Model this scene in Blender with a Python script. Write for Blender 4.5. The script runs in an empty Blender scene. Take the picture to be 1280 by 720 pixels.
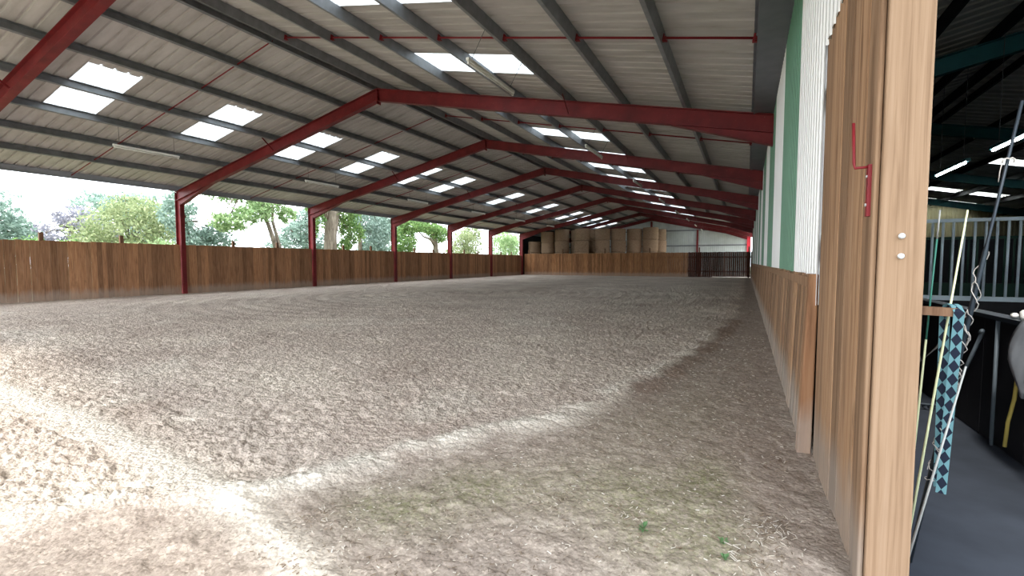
import bpy, bmesh, math, random
import numpy as np
from mathutils import Vector, Matrix
random.seed(7); rng = np.random.default_rng(11)
SC = bpy.context.scene; COL = SC.collection
V = Vector
# ------------------------------------------------------------------ camera, sky, sun, exposure
cd = bpy.data.cameras.new('camera'); cam = bpy.data.objects.new('camera', cd); COL.objects.link(cam)
cam.location = (0, 0, 1.3106); cam.rotation_euler = (math.pi/2-0.0558, 0, 0.4686)
cd.sensor_width = 36; cd.lens = 577.39/1280*36; cd.clip_start = 0.05; cd.clip_end = 500
SC.camera = cam
w = bpy.data.worlds.new('overcast_sky'); SC.world = w; w.use_nodes = True
w.node_tree.nodes['Background'].inputs[0].default_value = (0.88, 0.94, 1.0, 1)
w.node_tree.nodes['Background'].inputs[1].default_value = 3.6
sl = bpy.data.lights.new('sun', 'SUN'); so = bpy.data.objects.new('sun', sl); COL.objects.link(so)
sl.energy = 2.3; sl.angle = math.radians(6); sl.color = (1.0, 0.95, 0.86)
EL, AZ = math.radians(51), math.radians(6)
so.rotation_euler = V((math.cos(EL)*math.sin(AZ), math.cos(EL)*math.cos(AZ), -math.sin(EL))).to_track_quat('-Z', 'Y').to_euler()
so.location = (0, -20, 25)
vs = SC.view_settings; vs.view_transform = 'Standard'; vs.look = 'None'; vs.gamma = 1; vs.use_curve_mapping = False
vs.exposure = 0.67
SC.cycles.max_bounces = 8; SC.cycles.diffuse_bounces = 6; SC.cycles.transmission_bounces = 6

# ------------------------------------------------------------------ materials
def srgb(r, g, b):
    f = lambda c: (c/255/12.92 if c/255 <= .04045 else ((c/255+.055)/1.055)**2.4)
    return (f(r), f(g), f(b), 1)
class NT:
    def __init__(s, name):
        s.m = bpy.data.materials.new(name); s.m.use_nodes = True; s.t = s.m.node_tree; s.N = s.t.nodes
        s.b = s.N['Principled BSDF']
    def n(s, typ, **k):
        x = s.N.new(typ)
        for a, v in k.items(): setattr(x, a, v)
        return x
    def l(s, a, b): s.t.links.new(a, b)
    def pos(s, scale=(1, 1, 1), rot=(0, 0, 0), obj=False):
        c = s.n('ShaderNodeTexCoord') if obj else s.n('ShaderNodeNewGeometry')
        mp = s.n('ShaderNodeMapping'); mp.inputs['Scale'].default_value = scale; mp.inputs['Rotation'].default_value = rot
        s.l(c.outputs['Object' if obj else 'Position'], mp.inputs[0]); return mp.outputs[0]
    def noise(s, vec, scale, detail=4, rough=.55, dist=0):
        x = s.n('ShaderNodeTexNoise'); x.inputs['Scale'].default_value = scale; x.inputs['Detail'].default_value = detail
        x.inputs['Roughness'].default_value = rough; x.inputs['Distortion'].default_value = dist
        s.l(vec, x.inputs['Vector']); return x.outputs[0]
    def ramp(s, fac, stops):
        x = s.n('ShaderNodeValToRGB'); e = x.color_ramp.elements
        while len(e) > len(stops): e.remove(e[-1])
        while len(e) < len(stops): e.new(1)
        for q, (p, c) in zip(e, stops): q.position = p; q.color = c
        s.l(fac, x.inputs[0]); return x.outputs[0]
    def mix(s, fac, a, b, mode='MIX'):
        x = s.n('ShaderNodeMix', data_type='RGBA', blend_type=mode)
        for sock, v in ((x.inputs[0], fac), (x.inputs[6], a), (x.inputs[7], b)):
            if hasattr(v, 'links'): s.l(v, sock)
            else: sock.default_value = v
        return x.outputs[2]
    def math(s, op, a, b=0.0):
        x = s.n('ShaderNodeMath', operation=op)
        for sock, v in ((x.inputs[0], a), (x.inputs[1], b)):
            if hasattr(v, 'links'): s.l(v, sock)
            else: sock.default_value = v
        return x.outputs[0]
    def bump(s, h, strength=.3, dist=.01):
        x = s.n('ShaderNodeBump'); x.inputs['Strength'].default_value = strength; x.inputs['Distance'].default_value = dist
        s.l(h, x.inputs['Height']); s.l(x.outputs[0], s.b.inputs['Normal'])
    def fin(s, col, rough=.7, metal=0, spec=.3):
        if hasattr(col, 'links'): s.l(col, s.b.inputs['Base Color'])
        else: s.b.inputs['Base Color'].default_value = col
        s.b.inputs['Roughness'].default_value = rough; s.b.inputs['Metallic'].default_value = metal
        s.b.inputs['Specular IOR Level'].default_value = spec; return s.m
def plain(name, c, rough=.6, metal=0, spec=.3, var=.12, sc=6):
    t = NT(name); f = t.noise(t.pos(), sc, 4)
    a = tuple(min(1, x*(1-var)) for x in c[:3])+(1,); b = tuple(min(1, x*(1+var)) for x in c[:3])+(1,)
    return t.fin(t.ramp(f, [(.3, a), (.7, b)]), rough, metal, spec)
def wood(name, dark, mid, light, dust=None, rough=.75, grain=(26, 26, 1.6)):
    t = NT(name)
    g = t.n('ShaderNodeNewGeometry')
    off = t.n('ShaderNodeVectorMath', operation='MULTIPLY_ADD')
    cmb = t.n('ShaderNodeCombineXYZ')
    for i in range(3): t.l(g.outputs['Random Per Island'], cmb.inputs[i])
    t.l(cmb.outputs[0], off.inputs[0]); off.inputs[1].default_value = (7.3, 3.1, 19.7); t.l(g.outputs['Position'], off.inputs[2])
    mp = t.n('ShaderNodeMapping'); mp.inputs['Scale'].default_value = grain; t.l(off.outputs[0], mp.inputs[0])
    f = t.noise(mp.outputs[0], 1.0, 6, .62, .6)
    col = t.ramp(f, [(.28, dark), (.5, mid), (.74, light)])
    pl = t.ramp(g.outputs['Random Per Island'], [(0, (.62, .60, .58, 1)), (.35, (.9, .88, .86, 1)), (.75, (1.08, 1.04, 1, 1)), (1, (1.3, 1.24, 1.15, 1))])
    col = t.mix(1.0, col, pl, 'MULTIPLY')
    mp2 = t.n('ShaderNodeMapping'); mp2.inputs['Scale'].default_value = (5, 5, 1.5); t.l(off.outputs[0], mp2.inputs[0])
    k = t.noise(mp2.outputs[0], 1.4, 3)
    kk = t.ramp(k, [(.60, (0, 0, 0, 1)), (.74, (1, 1, 1, 1))])
    col = t.mix(t.math('MULTIPLY', kk, .5), col, dark)
    if dust:
        sx = t.n('ShaderNodeSeparateXYZ'); t.l(g.outputs['Position'], sx.inputs[0])
        zz = t.math('ADD', sx.outputs[2], t.math('MULTIPLY', k, -.35))
        df = t.ramp(zz, [(0.0, (1, 1, 1, 1)), (.22, (0, 0, 0, 1))])
        col = t.mix(t.math('MULTIPLY', df, .55), col, dust)
    t.bump(f, .35, .004)
    return t.fin(col, rough, 0, .2)
M = {}
M['fence'] = wood('fence_boards', srgb(116, 84, 62), srgb(156, 116, 86), srgb(178, 138, 106), srgb(172, 158, 146))
M['fence_end'] = wood('end_fence_boards', srgb(104, 70, 46), srgb(150, 108, 74), srgb(182, 138, 98), srgb(176, 158, 142))
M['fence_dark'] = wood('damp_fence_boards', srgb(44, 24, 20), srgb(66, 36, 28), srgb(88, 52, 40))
M['kick'] = wood('kick_boards', srgb(100, 76, 58), srgb(146, 116, 91), srgb(172, 145, 119), srgb(168, 162, 154))
M['panel'] = wood('tall_panel_boards', srgb(96, 72, 54), srgb(146, 117, 92), srgb(168, 141, 115), srgb(150, 142, 134), grain=(24, 24, 1.0))
M['post'] = wood('pale_timber', srgb(132, 106, 83), srgb(157, 130, 105), srgb(168, 142, 118), grain=(60, 30, 1.3))
M['grey_wood'] = wood('weathered_timber', srgb(74, 52, 40), srgb(108, 82, 64), srgb(140, 112, 90))
t = NT('red_paint'); f = t.noise(t.pos(), 2.2, 6, .65)
c = t.ramp(f, [(.25, srgb(88, 26, 30)), (.55, srgb(116, 34, 38)), (.8, srgb(128, 48, 48))])
dd = t.ramp(t.noise(t.pos(), 16, 3), [(.66, (0, 0, 0, 1)), (.74, (1, 1, 1, 1))])
M['red'] = t.fin(t.mix(t.math('MULTIPLY', dd, .3), c, srgb(160, 120, 105)), .5, 0, .3)
M['red_bright'] = plain('bright_red_paint', srgb(206, 52, 66), .45)
M['redrod'] = plain('red_rod_paint', srgb(122, 28, 35), .5)
M['galv'] = plain('galvanised_steel', srgb(122, 124, 128), .45, .2, .5, .18, 5)
M['galv_dark'] = plain('dull_galvanised_steel', srgb(112, 115, 124), .5, .05, .5, .15, 3)
M['galv_light'] = plain('pale_galvanised_steel', srgb(150, 154, 164), .5, .05, .5, .1, 3)
M['black'] = plain('black_paint', srgb(22, 22, 26), .55)
t = NT('roof_sheet'); p = t.pos((1, 1, 1)); f = t.noise(t.pos((.5, 2.2, .5)), 1.6, 5, .6)
M['roof'] = t.fin(t.ramp(f, [(.25, srgb(166, 161, 157)), (.5, srgb(188, 184, 182)), (.75, srgb(202, 198, 196))]), .65, 0, .25)
t = NT('translucent_sheet'); tr = t.n('ShaderNodeBsdfTranslucent'); tr.inputs[0].default_value = (.5, .54, .55, 1)
t.b.inputs['Base Color'].default_value = (.8, .82, .82, 1); t.b.inputs['Roughness'].default_value = .5
mx = t.n('ShaderNodeMixShader'); fz = t.noise(t.pos((1, 6, 1)), 2.5, 5, .65); r_ = t.ramp(fz, [(.3, (.30, .30, .30, 1)), (.6, (.8, .8, .8, 1))])
t.l(r_, mx.inputs[0]); t.l(t.b.outputs[0], mx.inputs[1]); t.l(tr.outputs[0], mx.inputs[2]); t.l(mx.outputs[0], t.N['Material Output'].inputs[0])
M['skylight'] = t.m
M['skylight_clear'] = t.m.copy(); M['skylight_clear'].name = 'clear_sheet'
[x for x in M['skylight_clear'].node_tree.nodes if x.type == 'BSDF_TRANSLUCENT'][0].inputs[0].default_value = (.88, .9, .86, 1)
M['white_clad'] = plain('white_cladding', srgb(236, 236, 234), .45, 0, .4, .03, 1.2)
M['green_clad'] = plain('green_cladding', srgb(100, 144, 118), .45, 0, .4, .08, 1.2)
M['gable'] = plain('pale_grey_cladding', srgb(196, 202, 200), .4, .1, .4, .08, 1.5)
M['cream'] = plain('cream_cladding', srgb(226, 216, 176), .6, 0, .3, .1, 1)
M['white'] = plain('white_enamel', srgb(226, 224, 218), .4, 0, .4, .05)
M['wire'] = plain('grey_wire', srgb(90, 90, 90), .5)
M['bolt'] = plain('zinc_bolt', srgb(200, 204, 204), .35, .3)
M['teal'] = plain('teal_paint', srgb(30, 92, 98), .5)
M['stable_roof'] = plain('old_grey_sheet', srgb(186, 184, 178), .8, 0, .2, .15, 1)
M['bars'] = plain('blue_grey_steel', srgb(200, 214, 222), .45, .05)
M['steel_dim'] = plain('dull_grey_steel', srgb(92, 102, 110), .5, .1)
M['dark_board'] = plain('black_board', srgb(26, 25, 28), .65, 0, .3, .25, 8)
M['dark_green'] = plain('dark_green_paint', srgb(34, 62, 50), .6)
M['concrete'] = plain('blue_grey_concrete', srgb(56, 61, 70), .8, 0, .2, .15, 4)
M['brick'] = plain('dark_wall', srgb(60, 58, 56), .9)
M['stick_pale'] = plain('pale_yellow_fibreglass', srgb(206, 212, 172), .5)
M['stick_green'] = plain('green_fibreglass', srgb(58, 118, 104), .5)
M['stick_grey'] = plain('grey_fibreglass', srgb(150, 152, 150), .5)
M['dark_pole'] = plain('dark_blue_metal', srgb(40, 48, 56), .4, .3)
M['twine'] = plain('pale_twine', srgb(170, 165, 160), .9)
M['cloth'] = plain('grey_cloth', srgb(138, 144, 152), .9, 0, .1, .12, 12)
M['cloth_pink'] = plain('dusty_pink_lining', srgb(120, 96, 100), .9)
M['rope_yellow'] = plain('yellow_rope', srgb(190, 170, 90), .9)
# straw
t = NT('straw_bale'); g = t.n('ShaderNodeNewGeometry'); f = t.noise(t.pos((6, 6, 30)), 1.0, 6, .7)
oi = t.n('ShaderNodeObjectInfo')
c = t.ramp(f, [(.25, srgb(118, 98, 80)), (.5, srgb(162, 138, 116)), (.78, srgb(190, 168, 146))])
v = t.ramp(oi.outputs['Random'], [(0, (.84, .82, .8, 1)), (1, (1.1, 1.06, 1.02, 1))])
t.bump(f, .8, .03); M['straw'] = t.fin(t.mix(1, c, v, 'MULTIPLY'), .9, 0, .1)
M['net'] = plain('bale_netting', srgb(206, 190, 168), .7)
M['bark'] = wood('bark', srgb(70, 62, 52), srgb(112, 104, 92), srgb(150, 144, 130), grain=(9, 9, 1.5))
def leafmat(name, a, b):
    t = NT(name); g = t.n('ShaderNodeNewGeometry'); c = t.ramp(g.outputs['Random Per Island'], [(0, a), (1, b)])
    tr = t.n('ShaderNodeBsdfTranslucent'); t.l(c, tr.inputs[0]); t.fin(c, .6, 0, .2)
    mx = t.n('ShaderNodeMixShader'); mx.inputs[0].default_value = .45
    t.l(t.b.outputs[0], mx.inputs[1]); t.l(tr.outputs[0], mx.inputs[2]); t.l(mx.outputs[0], t.N['Material Output'].inputs[0]); return t.m
M['leaf_olive'] = leafmat('olive_leaves', srgb(116, 134, 92), srgb(176, 184, 142))
M['leaf_blue'] = leafmat('bluish_leaves', srgb(112, 136, 124), srgb(172, 192, 180))
M['leaf_purple'] = leafmat('greyish_purple_leaves', srgb(120, 124, 140), srgb(176, 172, 178))
M['leaf_light'] = leafmat('light_green_leaves', srgb(126, 156, 106), srgb(182, 202, 154))
M['leaf_green'] = leafmat('green_leaves', srgb(86, 122, 70), srgb(146, 172, 108))
M['leaf_weed'] = leafmat('weed_leaves', srgb(84, 122, 78), srgb(120, 156, 108))
M['meadow'] = plain('meadow_grass', srgb(124, 126, 98), .9, 0, .1, .3, 3)
# sand
t = NT('arena_sand'); pp = t.pos()
at = {}
for k in ('compact', 'moss', 'loose', 'gravel'):
    a = t.n('ShaderNodeAttribute'); a.attribute_name = k; at[k] = a.outputs['Fac']
n1 = t.noise(pp, .5, 6, .62); n2 = t.noise(pp, 30, 5, .75); n3 = t.noise(pp, 150, 3, .8); n4 = t.noise(pp, 7, 5, .65)
def voro(scale, feat='F1'):
    x = t.n('ShaderNodeTexVoronoi'); x.feature = feat; x.inputs['Scale'].default_value = scale; t.l(pp, x.inputs['Vector']); return x
sand = t.ramp(n1, [(.3, srgb(180, 164, 152)), (.5, srgb(201, 187, 175)), (.7, srgb(219, 207, 193))])
comp = t.ramp(n4, [(.3, srgb(146, 133, 123)), (.55, srgb(170, 157, 146)), (.75, srgb(188, 176, 165))])
c = t.mix(at['compact'], sand, comp)
c = t.mix(at['loose'], c, srgb(222, 214, 202))
c = t.mix(t.math('MULTIPLY', at['moss'], t.ramp(n2, [(.35, (.1, .1, .1, 1)), (.65, (.9, .9, .9, 1))])), c, srgb(124, 126, 88))
c = t.mix(at['gravel'], c, srgb(140, 120, 108))
sp = t.ramp(n3, [(.3, (.66, .65, .64, 1)), (.5, (1, 1, 1, 1)), (.72, (1.16, 1.16, 1.16, 1))])
c = t.mix(.65, c, sp, 'MULTIPLY')
# grains and crumbs of different colours
v1 = voro(75); sv = t.n('ShaderNodeSeparateColor'); t.l(v1.outputs['Color'], sv.inputs[0])
gr1 = t.ramp(sv.outputs[0], [(0, (.62, .6, .58, 1)), (.22, (.94, .94, .94, 1)), (.78, (1.04, 1.04, 1.04, 1)), (1, (1.4, 1.4, 1.38, 1))])
c = t.mix(t.math('ADD', t.math('MULTIPLY', at['compact'], .45), .35), c, gr1, 'MULTIPLY')
v2 = voro(21); v3 = voro(52)
hh = t.math('ADD', t.math('ADD', t.math('MULTIPLY', n2, .5), t.math('MULTIPLY', n3, .25)), t.math('ADD', t.math('MULTIPLY', v2.outputs['Distance'], -.9), t.math('MULTIPLY', v3.outputs['Distance'], -.5)))
t.bump(hh, .8, .025)
bn = [x for x in t.N if x.type == 'BUMP'][0]; t.l(t.math('SUBTRACT', .8, t.math('MULTIPLY', at['compact'], .42)), bn.inputs['Strength'])
M['sand'] = t.fin(c, .95, 0, .1)

# ------------------------------------------------------------------ mesh helpers
def wloc(o):
    l = V((0, 0, 0))
    while o is not None: l = l + o.location; o = o.parent
    return l
def tag(o, label=None, cat=None, group=None, kind=None):
    if label: o['label'] = label
    if cat: o['category'] = cat
    if group: o['group'] = group
    if kind: o['kind'] = kind
    return o
def thing(name, loc, label, cat, group=None):
    o = bpy.data.objects.new(name, None); COL.objects.link(o); o.location = loc; o.empty_display_size = .1
    return tag(o, label, cat, group)
class MB:
    def __init__(s): s.v = []; s.f = []; s.mi = []
    def face(s, pts, mi=0):
        b = len(s.v); s.v += [tuple(p) for p in pts]; s.f.append(tuple(range(b, b+len(pts)))); s.mi.append(mi); return s
    def hexa(s, p, mi=0):
        b = len(s.v); s.v += [tuple(q) for q in p]
        for q in ((0, 3, 2, 1), (4, 5, 6, 7), (0, 1, 5, 4), (1, 2, 6, 5), (2, 3, 7, 6), (3, 0, 4, 7)):
            s.f.append(tuple(b+i for i in q)); s.mi.append(mi)
        return s
    def box(s, x0, x1, y0, y1, z0, z1, mi=0):
        return s.hexa([(x0, y0, z0), (x1, y0, z0), (x1, y1, z0), (x0, y1, z0), (x0, y0, z1), (x1, y0, z1), (x1, y1, z1), (x0, y1, z1)], mi)
    def bar(s, a, b, wd, ht, up=(0, 0, 1), ow=0, oh=0, mi=0):     # box from a to b; width across, height along up; offsets
        a, b = V(a), V(b); d = (b-a).normalized(); x = d.cross(V(up)).normalized(); u = x.cross(d).normalized()
        o = x*ow+u*oh; P = []
        for q in (a, b):
            for i, j in ((-1, -1), (1, -1), (1, 1), (-1, 1)): P.append(q+o+x*(i*wd/2)+u*(j*ht/2))
        return s.hexa([P[0], P[1], P[2], P[3], P[4], P[5], P[6], P[7]], mi)
    def tube(s, pts, r, n=8, mi=0):
        pts = [V(p) for p in pts]; rs = r if isinstance(r, (list, tuple)) else [r]*len(pts); b = len(s.v); ref = None
        for i, p in enumerate(pts):
            d = ((pts[min(i+1, len(pts)-1)]-pts[max(i-1, 0)])).normalized()
            if ref is None: ref = V((0, 0, 1)) if abs(d.z) < .9 else V((1, 0, 0))
            x = d.cross(ref).normalized(); y = x.cross(d).normalized(); ref = y
            for k in range(n):
                a = 2*math.pi*k/n; s.v.append(tuple(p+(x*math.cos(a)+y*math.sin(a))*rs[i]))
        for i in range(len(pts)-1):
            for k in range(n):
                k2 = (k+1) % n; s.f.append((b+i*n+k, b+i*n+k2, b+(i+1)*n+k2, b+(i+1)*n+k)); s.mi.append(mi)
        s.f.append(tuple(b+k for k in range(n-1, -1, -1))); s.f.append(tuple(b+(len(pts)-1)*n+k for k in range(n))); s.mi += [mi, mi]
        return s
    def build(s, name, mats, parent=None, smooth=False, bevel=0):
        me = bpy.data.meshes.new(name); off = wloc(parent) if parent else V((0, 0, 0))
        me.from_pydata([(x-off.x, y-off.y, z-off.z) for x, y, z in s.v], [], s.f)
        for m in (mats if isinstance(mats, (list, tuple)) else [mats]): me.materials.append(m)
        if any(s.mi): me.polygons.foreach_set('material_index', s.mi)
        if smooth: me.polygons.foreach_set('use_smooth', [True]*len(s.f))
        me.update(); o = bpy.data.objects.new(name, me); COL.objects.link(o)
        if parent: o.parent = parent
        if bevel:
            md = o.modifiers.new('bevel', 'BEVEL'); md.width = bevel; md.segments = 2; md.limit_method = 'ANGLE'
        return o
def struct(o): o['kind'] = 'structure'; return o
def copy_tree(o, parent=None):
    c = o.copy(); COL.objects.link(c); c.parent = parent
    for ch in list(o.children): copy_tree(ch, c)
    return c
ORD = ['first', 'second', 'third', 'fourth', 'fifth', 'sixth', 'seventh', 'eighth', 'ninth', 'tenth']

# ------------------------------------------------------------------ building constants (metres; x across, y along the arena)
XA, ZA, SLO = -10.09, 6.55, .2138
XL, XR = -20.73, .47
S, Y0 = 6.5, 4.45                        # frame spacing and first visible frame
YK = [Y0+S*k for k in range(-1, 9)]      # frames: one at the open gable, then nine in view
YG = -2.25; YEND = 56.45
zr = lambda x: ZA-SLO*abs(x-XA)          # top of the rafters
PUR = .20
zs = lambda x: zr(x)+PUR+.012            # roof sheet
UL = V((1, 0, SLO)).normalized(); UR = V((1, 0, -SLO)).normalized()
NL = V((-SLO, 0, 1)).normalized(); NR = V((SLO, 0, 1)).normalized()

# ------------------------------------------------------------------ floor of sand
def vnoise(x, y, sc, seed):
    X = x*sc+seed*17.13; Y = y*sc+seed*9.71
    xi = np.floor(X).astype(np.int64); yi = np.floor(Y).astype(np.int64); fx = X-xi; fy = Y-yi
    fx = fx*fx*(3-2*fx); fy = fy*fy*(3-2*fy)
    def h(a, b):
        q = (a*374761393+b*668265263+seed*974634) & 0xffffffff
        q = ((q ^ (q >> 13))*1274126177) & 0xffffffff
        return ((q ^ (q >> 16)) & 0xffff)/65535.0
    return (h(xi, yi)*(1-fx)+h(xi+1, yi)*fx)*(1-fy)+(h(xi, yi+1)*(1-fx)+h(xi+1, yi+1)*fx)*fy
def fbm(x, y, sc, seed, o=3):
    r = 0; a = .5
    for i in range(o): r = r+a*vnoise(x, y, sc*2**i, seed+i*3); a *= .5
    return r/(1-.5**o)
def gauss(d, s): return np.exp(-(d/s)**2)
def sstep(e0, e1, x):
    q = np.clip((x-e0)/(e1-e0), 0, 1); return q*q*(3-2*q)
def pdist(x, y, pts):
    best = np.full(x.shape, 1e9)
    for (ax, ay), (bx, by) in zip(pts[:-1], pts[1:]):
        dx, dy = bx-ax, by-ay; tt = np.clip(((x-ax)*dx+(y-ay)*dy)/(dx*dx+dy*dy), 0, 1)
        best = np.minimum(best, np.hypot(x-ax-tt*dx, y-ay-tt*dy))
    return best
xs = [0.56]; d = .014
while xs[-1] > -21.3:
    x = xs[-1]; d = .0125 if x > -3.2 else min(.075, .0125+.0038*(-3.2-x)); xs.append(x-d)
xs = np.array(xs[::-1])
ys = [YG-1.5]
while ys[-1] < YEND:
    y = ys[-1]; ys.append(y+(.06 if y < .95 else max(.0115, .0058*(y+.5))))
ys = np.array(ys)
GX, GY = np.meshgrid(xs, ys)
RIDGE = [(-3.2, 1.0), (-2.6, 1.55), (-2.26, 1.9), (-2.05, 2.54), (-1.75, 3.04), (-1.35, 3.55), (-1.06, 4.97), (-.62, 7.18), (-.25, 12.5), (-.15, 20), (-.1, 43)]
rx = np.interp(GY, [p[1] for p in RIDGE], [p[0] for p in RIDGE])
wob = (fbm(GX, GY, 1.7, 5, 3)-.5)*.5
side = GX-rx+wob*np.clip(GY/6, .5, 1)*.8                        # > 0: compacted side along the wall
compact = sstep(-.12, .25, side)
dr = pdist(GX, GY, RIDGE)
wr = fbm(GX, GY, 2.2, 8, 3)
BAND = [(-9, 2.05), (-6.7, 1.80), (-4.91, 1.75), (-3.44, 1.62), (-2.34, 1.48), (-1.71, 1.34), (-1.2, 1.1)]
db = pdist(GX, GY, BAND)+ (fbm(GX, GY, 1.5, 21, 2)-.5)*.15
band = gauss(db, .13)
loose = np.clip(gauss(dr+(wr-.5)*.25, .17)*sstep(.35, .6, wr)*1.1*sstep(14, 4, GY) + .7*band, 0, 1)
loose = np.clip(loose + sstep(.62, .74, fbm(GX, GY, .9, 31, 3))*.35*(1-compact), 0, 1)
harrow = (1-compact)*(1-band)
# crumbly harrowed sand: small clods, tine rows and hoof dents
ca, sa = math.cos(.5), math.sin(.5)
U_, W_ = GX*ca+GY*sa, -GX*sa+GY*ca
wv = (fbm(GX, GY, 3, 2, 2)-.5)*.12
rows = np.sin((U_+wv)*2*math.pi/.058)*np.sin((W_+wv*.6)*2*math.pi/.07)
clod = 1-np.abs(2*fbm(GX, GY, 11, 3, 3)-1)*1.6
crumb = sstep(.52, .75, vnoise(GX, GY, 24, 61))*(.5+.5*vnoise(GX, GY, 2, 62))+.9*sstep(.55, .8, vnoise(GX, GY, 13, 63))*sstep(1.9, 1.4, GY+.08*GX)
Z = harrow*(.017*crumb+.011*clod*(.5+1.0*fbm(GX, GY, .8, 12, 2))+.0055*rows*sstep(.40, .62, fbm(GX, GY, .7, 41, 2))+.010*(fbm(GX, GY, 26, 4, 2)-.5))
dent = sstep(.70, .80, vnoise(GX, GY, 5.2, 51)); Z -= harrow*dent*.016
Z += .022*(fbm(GX, GY, .9, 6, 3)-.5)
Z += compact*(.012*(fbm(GX, GY, 12, 14, 3)-.5)+.010*(fbm(GX, GY, 40, 15, 2)-.5)+.020*(fbm(GX, GY, 4, 16, 2)-.5)+.012*sstep(.6, .8, vnoise(GX, GY, 9, 64))*sstep(4.5, 2, GY))
Z += .045*gauss(dr, .16)*(.4+wr)*sstep(15, 3, GY)+.03*band
# circular harrow tracks further in
rc = np.hypot((GX+11)*1.0, (GY-17)*.85); Z += .012*np.sin(rc*2*math.pi/.55+2*wob)*sstep(5.0, 8.0, GY)*sstep(26, 16, GY)*(1-compact)
Z -= Z.mean()+.0
edge = sstep(.25, .5, GX); Z = Z*(1-.6*edge)
moss = np.zeros_like(Z)
for mx_, my, r1, r2, a in ((-1.66, 1.85, .32, .2, 1), (-1.4, 2.25, .3, .25, .8), (-.95, 2.5, .45, .4, .45), (-.5, 2.65, .3, .35, .7), (-.18, 3.0, .16, .35, .9), (-.3, 2.2, .3, .3, .6), (-.05, 2.4, .18, .4, .5), (-.8, 3.6, .4, .8, .3), (-.35, 4.4, .3, 1.0, .3)):
    moss += a*np.exp(-((GX-mx_)/r1)**2-((GY-my)/r2)**2)
moss = np.clip(moss, 0, 1)*compact
gravel = np.clip(gauss(pdist(GX, GY, [(-.95, 4.6), (-.72, 5.8), (-.42, 7.8), (-.16, 11.5)])+(fbm(GX, GY, 4, 71, 2)-.5)*.2, .13)*.75, 0, .7)
Z += .012*gravel*(fbm(GX, GY, 18, 72, 2))
nv, nu = GX.shape
me = bpy.data.meshes.new('floor'); co = np.stack([GX, GY, Z], -1).reshape(-1, 3).astype(np.float32)
ii = np.arange(nv*nu).reshape(nv, nu); q = np.stack([ii[:-1, :-1], ii[:-1, 1:], ii[1:, 1:], ii[1:, :-1]], -1).reshape(-1, 4)
me.vertices.add(len(co)); me.vertices.foreach_set('co', co.ravel())
me.loops.add(q.size); me.loops.foreach_set('vertex_index', q.ravel().astype(np.int32))
me.polygons.add(len(q)); me.polygons.foreach_set('loop_start', (np.arange(len(q))*4).astype(np.int32))
me.update(calc_edges=True); me.polygons.foreach_set('use_smooth', [True]*len(q))
for nm, arr in (('compact', compact), ('moss', moss), ('loose', loose), ('gravel', gravel)):
    a = me.attributes.new(nm, 'FLOAT', 'POINT'); a.data.foreach_set('value', arr.ravel().astype(np.float32))
me.materials.append(M['sand']); fo = bpy.data.objects.new('floor', me); COL.objects.link(fo); struct(fo)
def zf(x, y):
    return float(Z[min(np.searchsorted(ys, y), nv-1), min(np.searchsorted(xs, x), nu-1)])
struct(MB().box(-140, 120, -60, 160, -.5, -.12).build('ground', M['meadow']))

# ------------------------------------------------------------------ roof sheets and skylights
PITCH = S/24
def prof(y0, n, amp=.042):
    out = []
    for i in range(n):
        y = y0+i*PITCH; out += [(y, 0), (y+PITCH*.74, 0), (y+PITCH*.79, amp), (y+PITCH*.95, amp)]
    out.append((y0+n*PITCH, 0)); return out
RIBY0 = Y0-S+.13-PITCH*3; NB = 9
SKR = [(3, 7), (15, 19)]                                          # ribs of each bay that are translucent
def roof_slope(name, xb, skx, lab, side):
    mb = MB(); n0 = int(round((Y0+.13-RIBY0)/PITCH)); total = int(round((YEND+.3-RIBY0)/PITCH))
    skyset = {}
    for b in range(8):
        for j, (r0, r1) in enumerate(SKR):
            for r in range(r0, r1): skyset[n0+b*24+r] = (b, j)
    bands = list(zip(xb[:-1], xb[1:])); sky = {}
    for r in range(total):
        pr = prof(RIBY0+r*PITCH, 1)
        for (xa, xb_) in bands:
            tgt = mb
            if r in skyset and xa >= skx[0]-.01 and xb_ <= skx[1]+.01: tgt = sky.setdefault(skyset[r], MB())
            for (ya, ha), (yb, hb) in zip(pr[:-1], pr[1:]):
                tgt.face([(xa, ya, zs(xa)+ha), (xb_, ya, zs(xb_)+ha), (xb_, yb, zs(xb_)+hb), (xa, yb, zs(xa)+hb)])
    struct(mb.build(name, M['roof']))
    for (b, j), m in sorted(sky.items()):
        o = m.build('roof_skylight', M['skylight'])
        tag(o, f"{('nearer','farther')[j]} translucent roof sheet of the {ORD[b]} bay from the camera, {lab} slope", 'skylight', f'skylights in the {lab} roof slope')
roof_slope('ceiling_left', [-21.14, -16.4, -13.8, XA], (-16.4, -13.8), 'left', -1)
roof_slope('ceiling_right', [XA, -6.92, -4.28, .12], (-6.92, -4.28), 'right', 1)
mb = MB()
for sx, a in ((-1, NL), (1, NR)):
    mb.face([(XA, RIBY0, zs(XA)+.06), (XA+sx*.35, RIBY0, zs(XA+sx*.35)+.06), (XA+sx*.35, YEND+.3, zs(XA+sx*.35)+.06), (XA, YEND+.3, zs(XA)+.06)])
struct(mb.build('trim_1', M['galv_dark']))                       # ridge capping

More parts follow.
